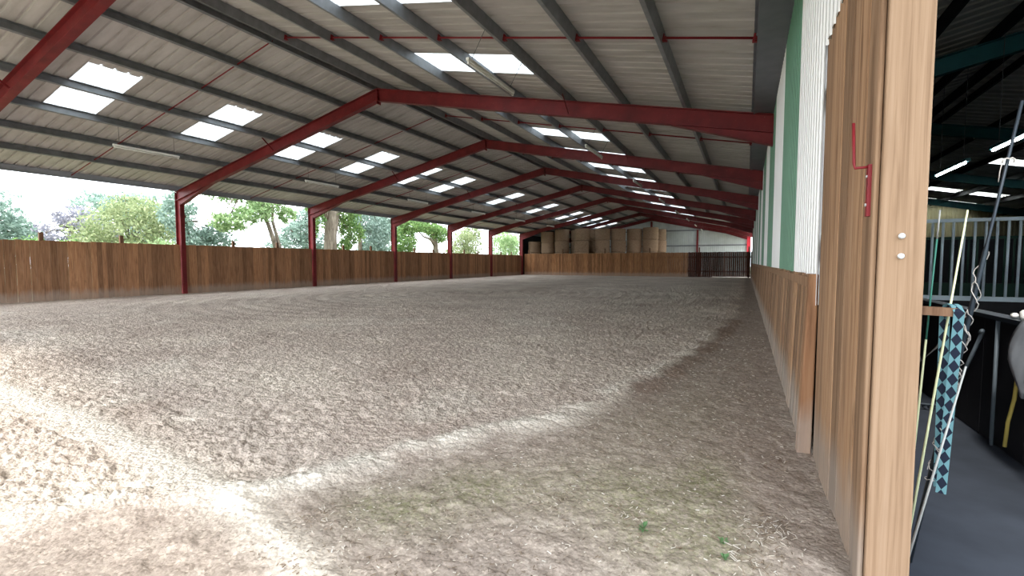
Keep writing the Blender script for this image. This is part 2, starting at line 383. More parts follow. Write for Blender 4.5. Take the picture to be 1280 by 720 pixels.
# ------------------------------------------------------------------ portal frames
def ibeam(mb, a, b, depth, fl, tw, tf, up):                       # a,b run along the top face
    a, b, u = V(a), V(b), V(up).normalized()
    mb.bar(a, b, fl, tf, u, oh=-tf/2); mb.bar(a, b, fl, tf, u, oh=-depth+tf/2); mb.bar(a, b, tw, depth-2*tf, u, oh=-depth/2)
DEP = .36
fcols = [M['red'], M['red_bright']]
for i, yk in enumerate(YK):
    where = ('open front gable behind the camera' if i == 0 else 'closed far gable' if i == len(YK)-1 else None)
    lab = f"red steel portal frame at the {where}" if where else f"red steel portal frame, {ORD[i-1]} one in view from the camera"
    XR_ = XR if i < len(YK)-1 else .03
    t_ = thing('portal_frame', (XA, yk, 0), lab, 'roof frame', 'red portal frames')
    for sx, nm in ((-1, NL), (1, NR)):
        xe = XL-.36 if sx < 0 else XR_+.36
        m = MB(); ibeam(m, (XA+sx*.012, yk, zr(XA)), (xe-(-sx)*.0, yk, zr(xe)), DEP, .17, .012, .016, nm); m.build('rafter', M['red'], t_)
        # haunch: tapered web and flange below the eaves end
        xi = XL if sx < 0 else XR_
        L_ = 2.05; zt = lambda x: zr(x)-DEP*1.02
        p0 = V((xi, yk, zt(xi)-.25)); p1 = V((xi-sx*L_, yk, zt(xi-sx*L_)+.0))
        pt0 = V((xi, yk, zt(xi)+.03)); m = MB()
        e = V((0, .007, 0)); m.hexa([p0-e, p1-e, p1-e+V((0, 0, .02)), pt0-e, p0+e, p1+e, p1+e+V((0, 0, .02)), pt0+e])
        m.bar(p0, p1, .165, .016, (0, 0, 1)); m.build('haunch', M['red'], t_)
        m = MB(); zc0, zc1 = -.05, zr(xi)-DEP+.02
        xo = xi+sx*.36
        zc1 = zr(xo)-.02
        m.box(min(xi, xi+sx*.018), max(xi, xi+sx*.018), yk-.085, yk+.085, zc0, zt(xi)-.2)
        m.box(min(xo, xo-sx*.018), max(xo, xo-sx*.018), yk-.085, yk+.085, zc0, zc1)
        m.box(min(xi, xo), max(xi, xo), yk-.007, yk+.007, zc0, zc1-.1)
        last = (i == len(YK)-1 and sx > 0)
        m.build('column', M['red_bright'] if last else M['red'], t_)
    m = MB(); m.box(XA-.012, XA+.012, yk-.09, yk+.09, zr(XA)-DEP-.09, zr(XA)-.01)
    for dz in (.1, .2, .3, .40):
        for dy in (-.05, .05):
            for sx in (-1, 1): m.tube([(XA+sx*.012, yk+dy, zr(XA)-dz), (XA+sx*.035, yk+dy, zr(XA)-dz)], .014, 6)
    m.build('apex_plate', M['red'], t_)
    for x in (-4.02, -14.80):
        u = 1 if x > XA else -1
        MB().bar((x+.06*u, yk-.085, zr(x)-DEP+.03), (x+.06*u, yk-.50, zr(x)+.02), .05, .006, (1, 0, 0)).build('fly_brace', M['red'], t_)

# ------------------------------------------------------------------ purlins, sag rods
PXL = [-10.27, -11.62, -13.18, -14.80, -16.30, -17.78, -19.28]
PXR = [-9.83, -8.32, -6.91, -5.45, -4.02, -2.65, -1.25]
def purlin(x, nrm, slope_lab, k):
    m = MB(); a = V((x, YG+.35, zr(x))); b = V((x, YEND, zr(x))); u = nrm
    ux = V((nrm.z, 0, -nrm.x))                                      # +x along the slope
    def bar(ow, oh, wd, ht): 
        m.bar(a+ux*ow+u*oh, b+ux*ow+u*oh, wd, ht, u)
    q = 1 if slope_lab == 'right' else -1
    bar(0, .10, .006, .20); bar(-.035*q, .003, .066, .006); bar(-.035*q, .197, .066, .006); bar(-.066*q, .014, .005, .022)
    o = m.build('roof_purlin', M['galv'])
    rank = 'ridge purlin' if k == 0 else f'{ORD[k]} purlin down from the ridge'
    tag(o, f'long grey galvanised {rank} on the {slope_lab} roof slope', 'purlin', f'purlins of the {slope_lab} roof slope')
for k, x in enumerate(PXL): purlin(x, NL, 'left', k)
for k, x in enumerate(PXR): purlin(x, NR, 'right', k)
for b in range(8):
    y = YK[b+1]+3.12
    m = MB(); pts = [(-21.0, y, zr(-21.0)+.1)]+[(x, y, zr(x)+.1) for x in PXL[::-1]]
    m.tube([pts[0], pts[-1]], .016, 6)
    o = m.build('sag_rod', M['redrod'])
    tag(o, f'thin red tie rod crossing the purlins of the left slope, {ORD[b]} bay from the camera', 'tie rod', 'red tie rods under the left slope')
    t_ = thing('sag_rod', (-5, y, zr(-5)+.1), f'red tie rod with cleats along the right slope, {ORD[b]} bay from the camera', 'tie rod', 'red tie rods under the right slope')
    MB().tube([(-9.83, y, zr(-9.83)+.1), (.03, y, zr(.03)+.1)], .019, 8).build('rod', M['redrod'], t_, True)
    for x in PXR+[.0]:
        m = MB(); c = V((x+.02, y, zr(x)+.095)); m.bar(c-UR*.012, c+UR*.016, .07, .11, NR); m.bar(c+UR*.01-NR*.045, c+UR*.075-NR*.045, .06, .012, NR)
        m.tube([c+UR*.016, c+UR*.05], .026, 6); m.build('cleat', M['redrod'], t_)

# ------------------------------------------------------------------ eaves: left beam, right valley gutter
m = MB(); m.box(-21.16, -21.145, YG+.3, YEND, 4.25, 4.47); m.box(-20.99, -20.975, YG+.3, YEND, 4.215, 4.425); m.box(-20.975, -20.91, YG+.3, YEND, 4.215, 4.223); m.box(-21.145, -20.99, YG+.3, YEND, 4.25, 4.26)
struct(m.build('trim_2', M['galv_light']))
m = MB(); yb = 44.2
m.box(.06, .46, YG, YEND, 4.36, 4.375); m.box(.06, .072, YG, YEND, 4.375, 4.60); m.box(.02, .072, YG, YEND, 4.585, 4.597)
m.box(.456, .47, YG, YEND, 4.31, 4.62); m.box(.40, .46, YG, YEND, 4.345, 4.36)
struct(m.build('trim_3', M['galv_dark']))

# ------------------------------------------------------------------ right wall cladding (arena side), alternating white and green sheets
def clad_profile(y0, y1, xin, amp, pitch):
    out = []; n = max(1, round((y1-y0)/pitch)); p = (y1-y0)/n
    for i in range(n):
        y = y0+i*p; out += [(y, xin), (y+p*.38, xin), (y+p*.5, xin+amp), (y+p*.88, xin+amp)]
    out.append((y1, xin)); return out
def clad(mb, y0, y1, z0, z1, xin, amp, pitch, mi):
    pr = clad_profile(y0, y1, xin, amp, pitch)
    for (ya, xa), (yb_, xb_) in zip(pr[:-1], pr[1:]):
        mb.face([(xa, ya, z0), (xa, ya, z1), (xb_, yb_, z1), (xb_, yb_, z0)], mi)
m = MB(); yy = 5.35; edges = [3.66]
while yy < 44: edges.append(yy); yy += 2.27
edges.append(44.1)
for i, (a, b) in enumerate(zip(edges[:-1], edges[1:])): clad(m, a, b, 1.02, 4.36, .424, .044, .15, i % 2)
clad(m, YG, 3.66, 2.71, 4.36, .424, .044, .15, 0)
struct(m.build('wall_right', [M['white_clad'], M['green_clad']]))
# backing that closes the stable side of the wall
m = MB(); m.box(.50, .53, 3.7, 44.1, 0, 4.36); m.box(.50, .53, YG, 3.7, 2.75, 4.36); struct(m.build('wall_right_backing', M['brick']))

# ------------------------------------------------------------------ far gable wall
m = MB(); n = 108; x0 = -21.1; p = 21.6/n
pts = []
for i in range(n): x = x0+i*p; pts += [(x, 0), (x+p*.45, 0), (x+p*.58, .035), (x+p*.9, .035)]
pts.append((x0+n*p, 0))
for (xa, ha), (xb_, hb) in zip(pts[:-1], pts[1:]):
    if xa < .12: m.face([(xa, YEND+.25-ha, 0), (xb_, YEND+.25-hb, 0), (xb_, YEND+.25-hb, zs(xb_)), (xa, YEND+.25-ha, zs(xa))])
struct(m.build('wall_back', M['gable']))
struct(MB().box(-21.16, -21.12, 43.9, YEND+.25, -.05, 4.42).build('wall_left', M['black']))
for zz, nm in ((3.2, 'lower'), (4.95, 'upper')):
    xa = XA-(ZA-zz)/SLO+.4; xb_ = XA+(ZA-zz)/SLO-.4
    o = MB().box(max(xa, -20.6), min(xb_, .3), YEND+.10, YEND+.2, zz-.07, zz+.07).build('cladding_rail', M['galv'])
    tag(o, f'{nm} grey horizontal rail across the far gable wall', 'rail', 'rails of the far gable')
for x, lb in ((-5.0, 'red steel gable post right of the bale stack'), (-10.09, 'red steel gable post under the roof ridge')):
    m = MB(); m.box(x-.1, x+.1, YEND-.1, YEND-.085, 0, zr(x)-.47); m.box(x-.1, x+.1, YEND+.085, YEND+.1, 0, zr(x)-.47); m.box(x-.007, x+.007, YEND-.085, YEND+.085, 0, zr(x)-.47)
    tag(m.build('gable_post', M['red']), lb, 'post')

# ------------------------------------------------------------------ timber fences
def boards(mb, a, b, z0, z1, nrm, wmin=.13, wmax=.19, gap=.007, thick=.024, jit=.012, lean=0):
    a, b = V(a), V(b); L = (b-a).length; d = (b-a)/L; nv_ = V(nrm); s = 0
    while s < L-.03:
        wd = min(random.uniform(wmin, wmax), L-s); 
        if L-s-wd < .06: wd = L-s
        p0 = a+d*s; p1 = a+d*(s+wd-gap); j = random.uniform(0, .012); zt = z1+random.uniform(-jit, jit); zb = z0
        o1 = nv_*j; o2 = nv_*(j+thick); lt = nv_*(-lean)
        h = V((0, 0, 1))
        mb.hexa([p0+o1+h*zb, p1+o1+h*zb, p1+o2+h*zb, p0+o2+h*zb, p0+o1+h*zt+lt, p1+o1+h*zt+lt, p1+o2+h*zt+lt, p0+o2+h*zt+lt]); s += wd
t_ = thing('board_fence', (-20.95, 20, 0), 'long brown vertical-board fence with posts along the open left side', 'fence')
for i in range(0, 7):
    a, b = YK[i]+.03, YK[i+1]-.03
    m = MB(); boards(m, (-20.95, a, 0), (-20.95, b, 0), -.05, 2.03, (1, 0, 0)); m.build('board_panel', M['fence'], t_)
    for z in (.5, 1.7): MB().box(-20.995, -20.952, a, b, z-.06, z+.06).build('rail', M['fence'], t_)
    for o_ in (2.27, 4.5):
        y = YK[i]+o_
        if y < 43.5: MB().box(-21.09, -21.0, y-.055, y+.055, -.1, 2.30+random.uniform(-.04, .06)).build('fence_post', M['grey_wood'], t_)
m = MB(); boards(m, (-20.95, 43.62, 0), (-20.95, 43.86, 0), -.05, 2.03, (1, 0, 0)); m.build('board_panel', M['fence'], t_)
t_ = thing('end_fence', (-10, 43.9, 0), 'brown vertical-board fence closing the far end below the bales', 'fence')
m = MB(); boards(m, (-20.74, 43.9, 0), (-4.6, 43.9, 0), -.03, 2.17, (0, -1, 0)); m.build('board_panel', M['fence_end'], t_)
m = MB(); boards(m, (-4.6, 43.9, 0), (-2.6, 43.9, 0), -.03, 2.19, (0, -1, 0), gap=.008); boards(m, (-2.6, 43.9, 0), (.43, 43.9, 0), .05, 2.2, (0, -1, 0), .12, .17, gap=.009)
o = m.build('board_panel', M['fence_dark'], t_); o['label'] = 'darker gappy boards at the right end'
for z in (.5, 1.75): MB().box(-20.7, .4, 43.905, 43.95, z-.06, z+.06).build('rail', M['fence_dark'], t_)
for x in (-20.3, -16.54, -12.2, -7.98, -3.72, .2): MB().box(x-.06, x+.06, 43.95, 44.05, -.05, 2.62).build('fence_post', M['grey_wood'], t_)
# kick boards on the right wall, leaning out at the top
t_ = thing('kick_board', (.4, 20, 0), 'low leaning pale board kicking wall under the striped cladding', 'kicking board')
i = 0; yy = 3.80
while yy < 43.8:
    y2 = min(yy+6.5-(3.8-2.9 if i == 0 else 0)*0, 43.85)
    m = MB(); boards(m, (.405, y2, 0), (.405, yy, 0), -.04, 1.22, (-1, 0, 0), .10, .16, lean=.035, jit=.006); m.build('board_panel', M['kick'], t_)
    yy = y2; i += 1
MB().box(.40, .45, 3.8, 43.85, 1.13, 1.205).build('top_rail', M['kick'], t_)
m = MB(); m.hexa([(.345, 3.70, -.04), (.43, 3.70, -.04), (.43, 3.80, -.04), (.345, 3.80, -.04), (.385, 3.70, 1.23), (.44, 3.70, 1.23), (.44, 3.80, 1.23), (.385, 3.80, 1.23)])
o = m.build('end_stud', M['fence'], t_, bevel=.008)

# tall boarded panel near the camera
t_ = thing('board_panel_wall', (.45, 3, 0), 'tall pale vertical-board panel with a red hook, nearest on the right', 'wooden panel')
m = MB(); boards(m, (.468, 3.69, 0), (.468, 2.36, 0), -.05, 2.76, (-1, 0, 0), .14, .22, gap=.0025, jit=0, thick=.026); m.build('boards', M['panel'], t_)
MB().box(.426, .447, 2.215, 2.345, -.05, 2.70).build('corner_board', M['panel'], t_, bevel=.02)
for z in (.4, 1.4, 2.4): MB().box(.468, .499, 2.36, 3.69, z-.07, z+.07).build('batten', M['panel'], t_)
# end post
t_ = thing('timber_post', (.51, 2.27, 0), 'thick pale timber post with two bolt heads, nearest the camera', 'post')
MB().box(.448, .585, 2.195, 2.34, -.1, 2.70).build('shaft', M['post'], t_, bevel=.006)
for z in (1.408, 1.333): MB().tube([(.513, 2.196, z), (.513, 2.186, z), (.513, 2.183, z)], [.0105, .0105, .007], 12).build('bolt', M['bolt'], t_)
# red gate hook on the panel
t_ = thing('gate_hook', (.41, 2.26, 1.6), 'red metal hook pin screwed to the tall board panel', 'hook')
m = MB().box(.414, .426, 2.245, 2.275, 1.49, 1.69); strap_plate = m.build('strap', M['redrod'], t_)
MB().tube([(.42, 2.26, 1.682), (.375, 2.268, 1.682), (.372, 2.27, 1.70), (.366, 2.275, 1.86)], .0055, 8).build('pin', M['redrod'], t_, True)
for z in (1.535, 1.645): MB().tube([(.414, 2.26, z), (.410, 2.26, z)], .006, 8).build('screw', M['bolt'], strap_plate)

# ------------------------------------------------------------------ hanging tube lights (unlit)
proto = {}
for side, x in (('left', -16.33), ('right', -4.32)):
    for b in range(6 if side == 'left' else 8):
        y = YK[b+1]+2.4; z = 4.66 if side == 'left' else 4.74
        lab = f"white tube light hanging under the {side} slope, {ORD[b]} bay from the camera"
        if side not in proto:
            t_ = thing('tube_light', (x, y, z), lab, 'light', f'tube lights under the {side} slope')
            MB().box(x-.03, x+.03, y, y+1.75, z, z+.055).build('batten', M['white'], t_, bevel=.006)
            MB().tube([(x, y+.04, z-.03), (x, y+1.71, z-.03)], .016, 10).build('tube', M['white'], t_, True)
            for yy in (y+.02, y+1.70): MB().box(x-.018, x+.018, yy, yy+.03, z-.05, z).build('tube_holder', M['white'], t_)
            for yy in (y+.15, y+1.6):
                xp = -16.30 if side == 'left' else -4.02
                MB().tube([(x, yy, z+.05), (x+.02, yy, z+.12), (xp-.03, yy, zr(xp)+.02)], .006, 5).build('hanger_wire', M['wire'], t_)
            proto[side] = t_
        else:
            t_ = copy_tree(proto[side]); t_.location = (x, y, z); t_['label'] = lab

# ------------------------------------------------------------------ round bales behind the end fence
def bale_mesh(r, h):
    bm = bmesh.new(); n = 40; rings = []
    prof_ = [(0, 0), (r*.9, 0), (r*.985, .03), (r, .09)]+[(r*(1+.008*math.sin(k*2.1)), .09+(h-.18)*k/8) for k in range(1, 8)]+[(r, h-.09), (r*.985, h-.03), (r*.9, h), (0, h)]
    for rr, z in prof_[1:-1]:
        rings.append([bm.verts.new((rr*math.cos(a)*(1+.012*math.sin(3*a+z*2)), rr*math.sin(a)*(1+.012*math.sin(3*a+z*2)), z)) for a in [2*math.pi*k/n for k in range(n)]])
    for A, B in zip(rings[:-1], rings[1:]):
        for k in range(n): bm.faces.new((A[k], A[(k+1) % n], B[(k+1) % n], B[k]))
    bm.faces.new(rings[0][::-1]); bm.faces.new(rings[-1])
    me = bpy.data.meshes.new('straw_bale'); bm.to_mesh(me); bm.free(); me.materials.append(M['straw']); return me
BM = bale_mesh(.75, 1.17)
# (x, y, tiers, scale, description of the stack)
STACKS = [(-20.25, 45.25, 3, .88, 'in the short corner stack by the red column'),
          (-18.75, 45.4, 4, .955, 'in the stack right of the short corner one'),
          (-17.15, 45.45, 4, 1, 'in the third stack from the left'),
          (-15.95, 47.0, 4, 1, 'set back left of the bulging middle stack'),
          (-14.95, 45.3, 4, 1, 'in the bulging stack standing forward'),
          (-14.4, 47.3, 4, 1, 'set back right of the bulging middle stack'),
          (-13.05, 46.2, 4, 1, 'in the fourth stack from the right'),
          (-11.65, 46.9, 4, 1, 'in the third stack from the right'),
          (-10.2, 47.6, 4, 1, 'in the second stack from the right'),
          (-8.65, 47.9, 4, 1.02, 'in the rightmost stack of the row'),
          (-8.1, 49.5, 4, 1, 'half hidden behind the rightmost stack')]
for (x, y, n, sc, ds) in STACKS:
    for k in range(n):
        o = bpy.data.objects.new('straw_bale', BM); COL.objects.link(o)
        o.location = (x+random.uniform(-.04, .04), y+random.uniform(-.04, .04), k*1.17*sc*(1 if sc > .9 else 1.13)); o.scale = (sc, sc, sc*(1 if sc > .9 else 1.13)); o.rotation_euler.z = random.uniform(0, 6.28)
        pos_ = 'top' if k == n-1 else ['bottom', 'second lowest', 'second highest'][k if n == 4 else k]
        tag(o, f'round straw bale, {pos_} one {ds}', 'straw bale', 'round bales behind the end fence')

# ------------------------------------------------------------------ stable building on the right
SXR, SZ0 = 4.6, 4.40
zst = lambda x: SZ0+SLO*(x-.5) if x < SXR else SZ0+SLO*(SXR-.5)-SLO*(x-SXR)
SX1 = 13.0; SYE = 33.0
struct(MB().box(.58, SX1, -4, 45, -.12, -.01).build('floor_stable', M['concrete']))
m = MB()
ribs = int((SYE+.2-1.9)/.3)
for r in range(ribs):
    y = 1.9+r*.3
    for (xa, xb_) in ((.47, SXR), (SXR, 7.4), (7.4, 8.75), (8.95, 10.3), (8.75, 8.95), (10.3, SX1)):
        bay = (y-4.45) % 6.5
        if (xa, xb_) in ((7.4, 8.75), (8.95, 10.3)) and (.85 < bay < 1.85 or 4.05 < bay < 5.05): continue
        for (ya, ha), (yb2, hb) in zip([(y, 0), (y+.2, 0), (y+.22, .03), (y+.28, .03)], [(y+.2, 0), (y+.22, .03), (y+.28, .03), (y+.3, 0)]):
            m.face([(xa, ya, zst(xa)+.21+ha), (xb_, ya, zst(xb_)+.21+ha), (xb_, yb2, zst(xb_)+.21+hb), (xa, yb2, zst(xa)+.21+hb)])
struct(m.build('ceiling_stable', M['stable_roof']))
for b in range(5):
    for j, o0 in enumerate((.9, 4.1)):
        for q, (xa, xb_) in enumerate(((7.35, 8.8), (8.9, 10.35))):
            y = 4.45+6.5*b+o0-.1
            if y+1.3 > SYE: continue
            mm = MB(); mm.hexa([(xa, y, zst(xa)+.245), (xb_, y, zst(xb_)+.245), (xb_, y+1.25, zst(xb_)+.245), (xa, y+1.25, zst(xa)+.245), (xa, y, zst(xa)+.249), (xb_, y, zst(xb_)+.249), (xb_, y+1.25, zst(xb_)+.249), (xa, y+1.25, zst(xa)+.249)])
            tag(mm.build('stable_skylight', M['skylight_clear']), f"{('upper','lower')[q]} skylight in the stable roof, {('nearer','farther')[j]} pair of its {ORD[b]} bay", 'skylight', 'skylights in the stable roof')
m = MB(); m.box(SX1, SX1+.1, -.0, SYE+.2, 0, zst(SX1)+.3); struct(m.build('wall_stable_side', M['brick']))
m = MB(); n = 60; p = (SX1-.5)/n
for i in range(n):
    x = .5+i*p
    for (xa, ha), (xb_, hb) in zip([(x, 0), (x+p*.5, 0), (x+p*.6, .04), (x+p*.9, .04)], [(x+p*.5, 0), (x+p*.6, .04), (x+p*.9, .04), (x+p, 0)]):
        m.face([(xa, SYE-ha, 0), (xb_, SYE-hb, 0), (xb_, SYE-hb, zst(xb_)+.22), (xa, SYE-ha, zst(xa)+.22)])
struct(m.build('wall_stable_end', M['cream']))
m = MB(); m.box(3.0, SX1, 1.9, 2.0, -.05, 5.0); struct(m.build('wall_stable_unseen', M['brick']))  # unseen front wall, added to keep daylight out of the stable
for i, y in enumerate((10.95, 17.45, 23.95, 30.45)):
    t_ = thing('stable_truss', (SXR, y, 0), f'teal steel roof frame of the stable, {ORD[i]} from the camera', 'roof frame', 'teal frames of the stable roof')
    for xa, nn in ((.88, NL), (SX1-.1, NR)):
        m = MB(); ibeam(m, (SXR, y, zst(SXR)), (xa, y, zst(xa)), .30, .16, .012, .016, nn); m.build('rafter', M['teal'], t_)
    m = MB(); m.box(SX1-.36, SX1-.02, y-.08, y+.08, 0, zst(SX1-.36)-.28); m.build('column', M['teal'], t_)
SP = [1.5, 2.6, 3.72, 4.42, 4.8, 6.0, 7.3, 8.85, 10.4, 11.8]
for k, x in enumerate(SP):
    nn = NL if x < SXR else NR; a = V((x, 2.05, zst(x))); b = V((x, SYE-.05, zst(x))); m = MB()
    m.bar(a+nn*.102, b+nn*.102, .05, .19, nn)
    tag(m.build('stable_purlin', M['black']), f'dark stable purlin, {ORD[k]} counted from the arena wall', 'purlin', 'dark purlins of the stable roof')
t = NT('lit_tube'); em = t.n('ShaderNodeEmission'); em.inputs[0].default_value = (.95, .97, 1, 1); em.inputs[1].default_value = 36
t.l(em.outputs[0], t.N['Material Output'].inputs[0]); M['lit'] = t.m
for i, y in enumerate((9.38, 12.0)):
    x, z = 3.72, 3.22
    t_ = thing('lit_tube_light', (x, y, z), f"lit white tube light in the stable, {('nearer and longer looking','farther')[i]} of two in a row", 'light', 'lit tubes in the stable')
    MB().box(x-.04, x+.04, y-.12, y+1.54, z+.02, z+.07).build('batten', M['teal'], t_)
    MB().tube([(x, y, z), (x, y+1.5, z)], .018, 8).build('tube', M['lit'], t_, True)
    for yy in (y+.1, y+1.3): MB().tube([(x, yy, z+.06), (x, yy, zst(x)+.004)], .005, 5).build('hanger_wire', M['wire'], t_)
# barred stall fronts across the aisle
def stall_front(y, x0, x1, zb, zt, label, mb_, mp, step=.118):
    t_ = thing('stall_front', (x0, y, 0), label, 'stall front', 'barred stall fronts')
    MB().box(x0, x1, y-.03, y+.03, zb-.03, zb+.035).build('bottom_rail', mb_, t_)
    MB().box(x0, x1, y-.03, y+.03, zt-.025, zt+.025).build('top_rail', mb_, t_)
    for xx in (x0, x1): MB().box(xx-.03, xx+.03, y-.03, y+.03, 0, zt+.02).build('upright', mb_, t_)
    xx = x0+step; proto_ = None
    while xx < x1-.03:
        if proto_ is None: proto_ = MB().tube([(xx, y, zb), (xx, y, zt)], .017, 8).build('bar', mb_, t_, True); fx = xx
        else:
            c = proto_.copy(); COL.objects.link(c); c.location = proto_.location+V((xx-fx, 0, 0))
        xx += step
    MB().box(x0, x1, y-.02, y+.02, 0, zb-.03).build('lower_panel', mp, t_)
stall_front(9.0, 1.64, 4.6, .78, 1.92, 'pale steel barred stall front across the stable aisle, nearer one', M['bars'], M['dark_board'])
stall_front(12.6, 2.0, 6.6, .85, 1.80, 'dark green barred stall front behind the pale barred one', M['dark_green'], M['dark_green'], .135)
m = MB(); m.box(2.2, 7.2, 15.5, 15.6, 0, 1.95)
tag(m.build('stall_partition', M['dark_board']), 'black boarded partition at the back of the stalls, behind the green bars', 'partition')
# black boarded partition along the aisle
t_ = thing('stall_partition', (1.6, 6.4, 0), 'black boarded partition with a grey capping, right behind the timber post', 'partition')
m = MB(); boards(m, (1.66, 8.95, 0), (1.66, 2.9, 0), 0, .90, (-1, 0, 0), .2, .24, gap=.002, jit=0); m.build('boards', M['dark_board'], t_)
MB().box(1.585, 1.70, 2.9, 8.95, .90, .93).build('capping', M['dark_pole'], t_)
MB().tube([(1.60, 4.45, 0), (1.60, 4.45, .9)], .012, 8).build('edge_strip', M['steel_dim'], t_, True)
for y, lb in ((4.36, 'flat white brush lying on the black partition'), (4.20, 'round white pot standing on the black partition')):
    m = MB()
    if y > 4.3: m.tube([(1.62, y-.05, .948), (1.64, y-.03, .95), (1.66, y+.06, .948)], [.012, .018, .012], 10)
    else: m.tube([(1.64, y, .93), (1.64, y, .95), (1.64, y, .985), (1.64, y, .998)], [.02, .028, .028, .016], 14)
    tag(m.build('brush' if y > 4.3 else 'pot', M['white'], None, True), lb, 'brush' if y > 4.3 else 'pot')
# stable fork leaning on the partition
t_ = thing('stable_fork', (1.5, 4.9, 0), 'grey handled tool with a T grip leaning on the black partition', 'tool')
MB().tube([(1.605, 4.69, .785), (1.60, 5.30, .0)], .013, 8).build('handle', M['steel_dim'], t_, True)
MB().tube([(1.585, 4.64, .80), (1.61, 4.74, .775)], .015, 8).build('grip', M['steel_dim'], t_, True)
m = MB()
m.tube([(1.42, 5.27, .05), (1.60, 5.27, .05)], .012, 6)
for k in range(5): m.tube([(1.43+.04*k, 5.27, .05), (1.43+.04*k, 5.40, .0)], .007, 6)
m.build('tines', M['dark_pole'], t_)
# grey rug draped over the partition at the right edge of the view
bm = bmesh.new(); nu_, nv_ = 22, 16; gr = []
for i in range(nu_):
    row = []
    for j in range(nv_):
        u = i/(nu_-1); v_ = j/(nv_-1); y = 3.235+v_*(.70+.14*math.sin(math.pi*min(1, max(0, u-.42)/.55))); s_ = u*1.0-.42; fold = .018*math.sin(v_*21+u*2)*min(1, abs(s_)*3)
        drop = .34+.03*math.sin(v_*9)
        if s_ < -.03: x, z = 1.71+fold+.015, .96+ (s_+.03)*1.0
        elif s_ > .03: x, z = 1.565-fold-.05*min(1, s_*3), .96-(s_-.03)*drop/.55*1.25
        else: x, z = 1.64-s_/.03*.075, .965+.012*(1-(s_/.03)**2)
        row.append(bm.verts.new((x, y+.05*math.sin(u*5)*u, z)))
    gr.append(row)
for i in range(nu_-1):
    for j in range(nv_-1): bm.faces.new((gr[i][j], gr[i+1][j], gr[i+1][j+1], gr[i][j+1]))
me = bpy.data.meshes.new('horse_rug'); bm.to_mesh(me); bm.free(); me.materials.append(M['cloth'])
for p_ in me.polygons: p_.use_smooth = True
o = bpy.data.objects.new('horse_rug', me); COL.objects.link(o); md = o.modifiers.new('thick', 'SOLIDIFY'); md.thickness = .014
tag(o, 'grey rug draped over the black partition at the right edge', 'rug')

# ------------------------------------------------------------------ things leaning behind the post
t_ = thing('wooden_peg_rail', (.66, 2.5, 1.11), 'short weathered wooden rail sticking out behind the timber post', 'rail')
MB().bar((.54, 2.5, 1.113), (.765, 2.47, 1.108), .03, .035).build('rail', M['grey_wood'], t_)
MB().box(.535, .565, 2.34, 2.55, 1.085, 1.14).build('bracket', M['grey_wood'], t_)
# checked webbing hung over the rail
t = NT('checked_webbing'); tc = t.n('ShaderNodeTexCoord'); sx = t.n('ShaderNodeSeparateXYZ'); t.l(tc.outputs['Object'], sx.inputs[0])
zz = t.math('MULTIPLY', sx.outputs[2], 1/.054); fr = t.math('FRACT', t.math('ADD', zz, 100.0)); az_ = t.math('MULTIPLY', t.math('ABSOLUTE', t.math('SUBTRACT', fr, .5)), 2)
ax_ = t.n('ShaderNodeAttribute'); ax_.attribute_name = 'across'
dm = t.math('ADD', az_, ax_.outputs['Fac']); lt_ = t.math('GREATER_THAN', dm, 1.0)
M['webbing'] = t.fin(t.mix(lt_, srgb(32, 38, 52), srgb(94, 132, 140)), .85, 0, .1)
def strap(pts, wdir, wd, name):
    m = MB(); ac = []
    for i, p_ in enumerate(pts):
        for j in range(5): m.v.append(tuple(V(p_)+V(wdir)*(wd*(j/4-.5)))); ac.append(abs(j/4-.5)*2)
    for i in range(len(pts)-1):
        for j in range(4): b = i*5+j; m.f.append((b, b+1, b+6, b+5)); m.mi.append(0)
    me = bpy.data.meshes.new(name); me.from_pydata(m.v, [], m.f); me.materials.append(M['webbing'])
    a = me.attributes.new('across', 'FLOAT', 'POINT'); a.data.foreach_set('value', ac)
    o = bpy.data.objects.new(name, me); COL.objects.link(o); md = o.modifiers.new('thick', 'SOLIDIFY'); md.thickness = .004; md.offset = 0; return o
wdir = V((.96, -.28, 0)); vd = V((.28, .96, 0)); c0 = V((.752, 2.478, 1.131))
F_ = c0+wdir*.021-vd*.024; B_ = c0-wdir*.021+vd*.026
pts = [F_+V((-.0018*k, 0, -.02-.05*k)) for k in range(15, -1, -1)]
pts += [F_.lerp(B_, .25)+V((0, 0, .004)), F_.lerp(B_, .5)+V((0, 0, .009)), F_.lerp(B_, .75)+V((0, 0, .004))]
pts += [B_+V((.0006*k, 0, -.02-.05*k)) for k in range(0, 16)]
o = strap(pts, wdir, .033, 'checked_webbing'); tag(o, 'navy and turquoise diamond-checked webbing strap hung over the short rail', 'strap')
def stick(name, a, b, r, mats, label, cat, splits=None, base_ext=0):
    t_ = thing(name, b, label, cat); a, b = V(a), V(b); sp = splits or [0, 1]
    for i, (u, v_) in enumerate(zip(sp[:-1], sp[1:])):
        MB().tube([a.lerp(b, u), a.lerp(b, v_)], [r*(.6+.4*u), r*(.6+.4*v_)], 8).build(['tip', 'shaft', 'handle'][i] if len(sp) > 2 else 'shaft', mats[i], t_, True)
    return t_
def ext(a, b, z=.0):
    a, b = V(a), V(b); k = (z-a.z)/(b.z-a.z); return a.lerp(b, k)
a, b = (.79, 2.5, 1.52), (.71, 2.5, .69); stick('lunge_whip', a, ext(a, b), .0058, [M['stick_pale']], 'pale yellow lunge whip leaning on the short wooden rail', 'whip')
a, b = (.722, 2.56, 1.53), (.685, 2.56, .69); stick('lunge_whip', a, ext(a, b), .0052, [M['stick_grey'], M['stick_green'], M['stick_pale']], 'thin whip with a green middle section, closest to the post', 'whip', [0, .08, .36, 1])
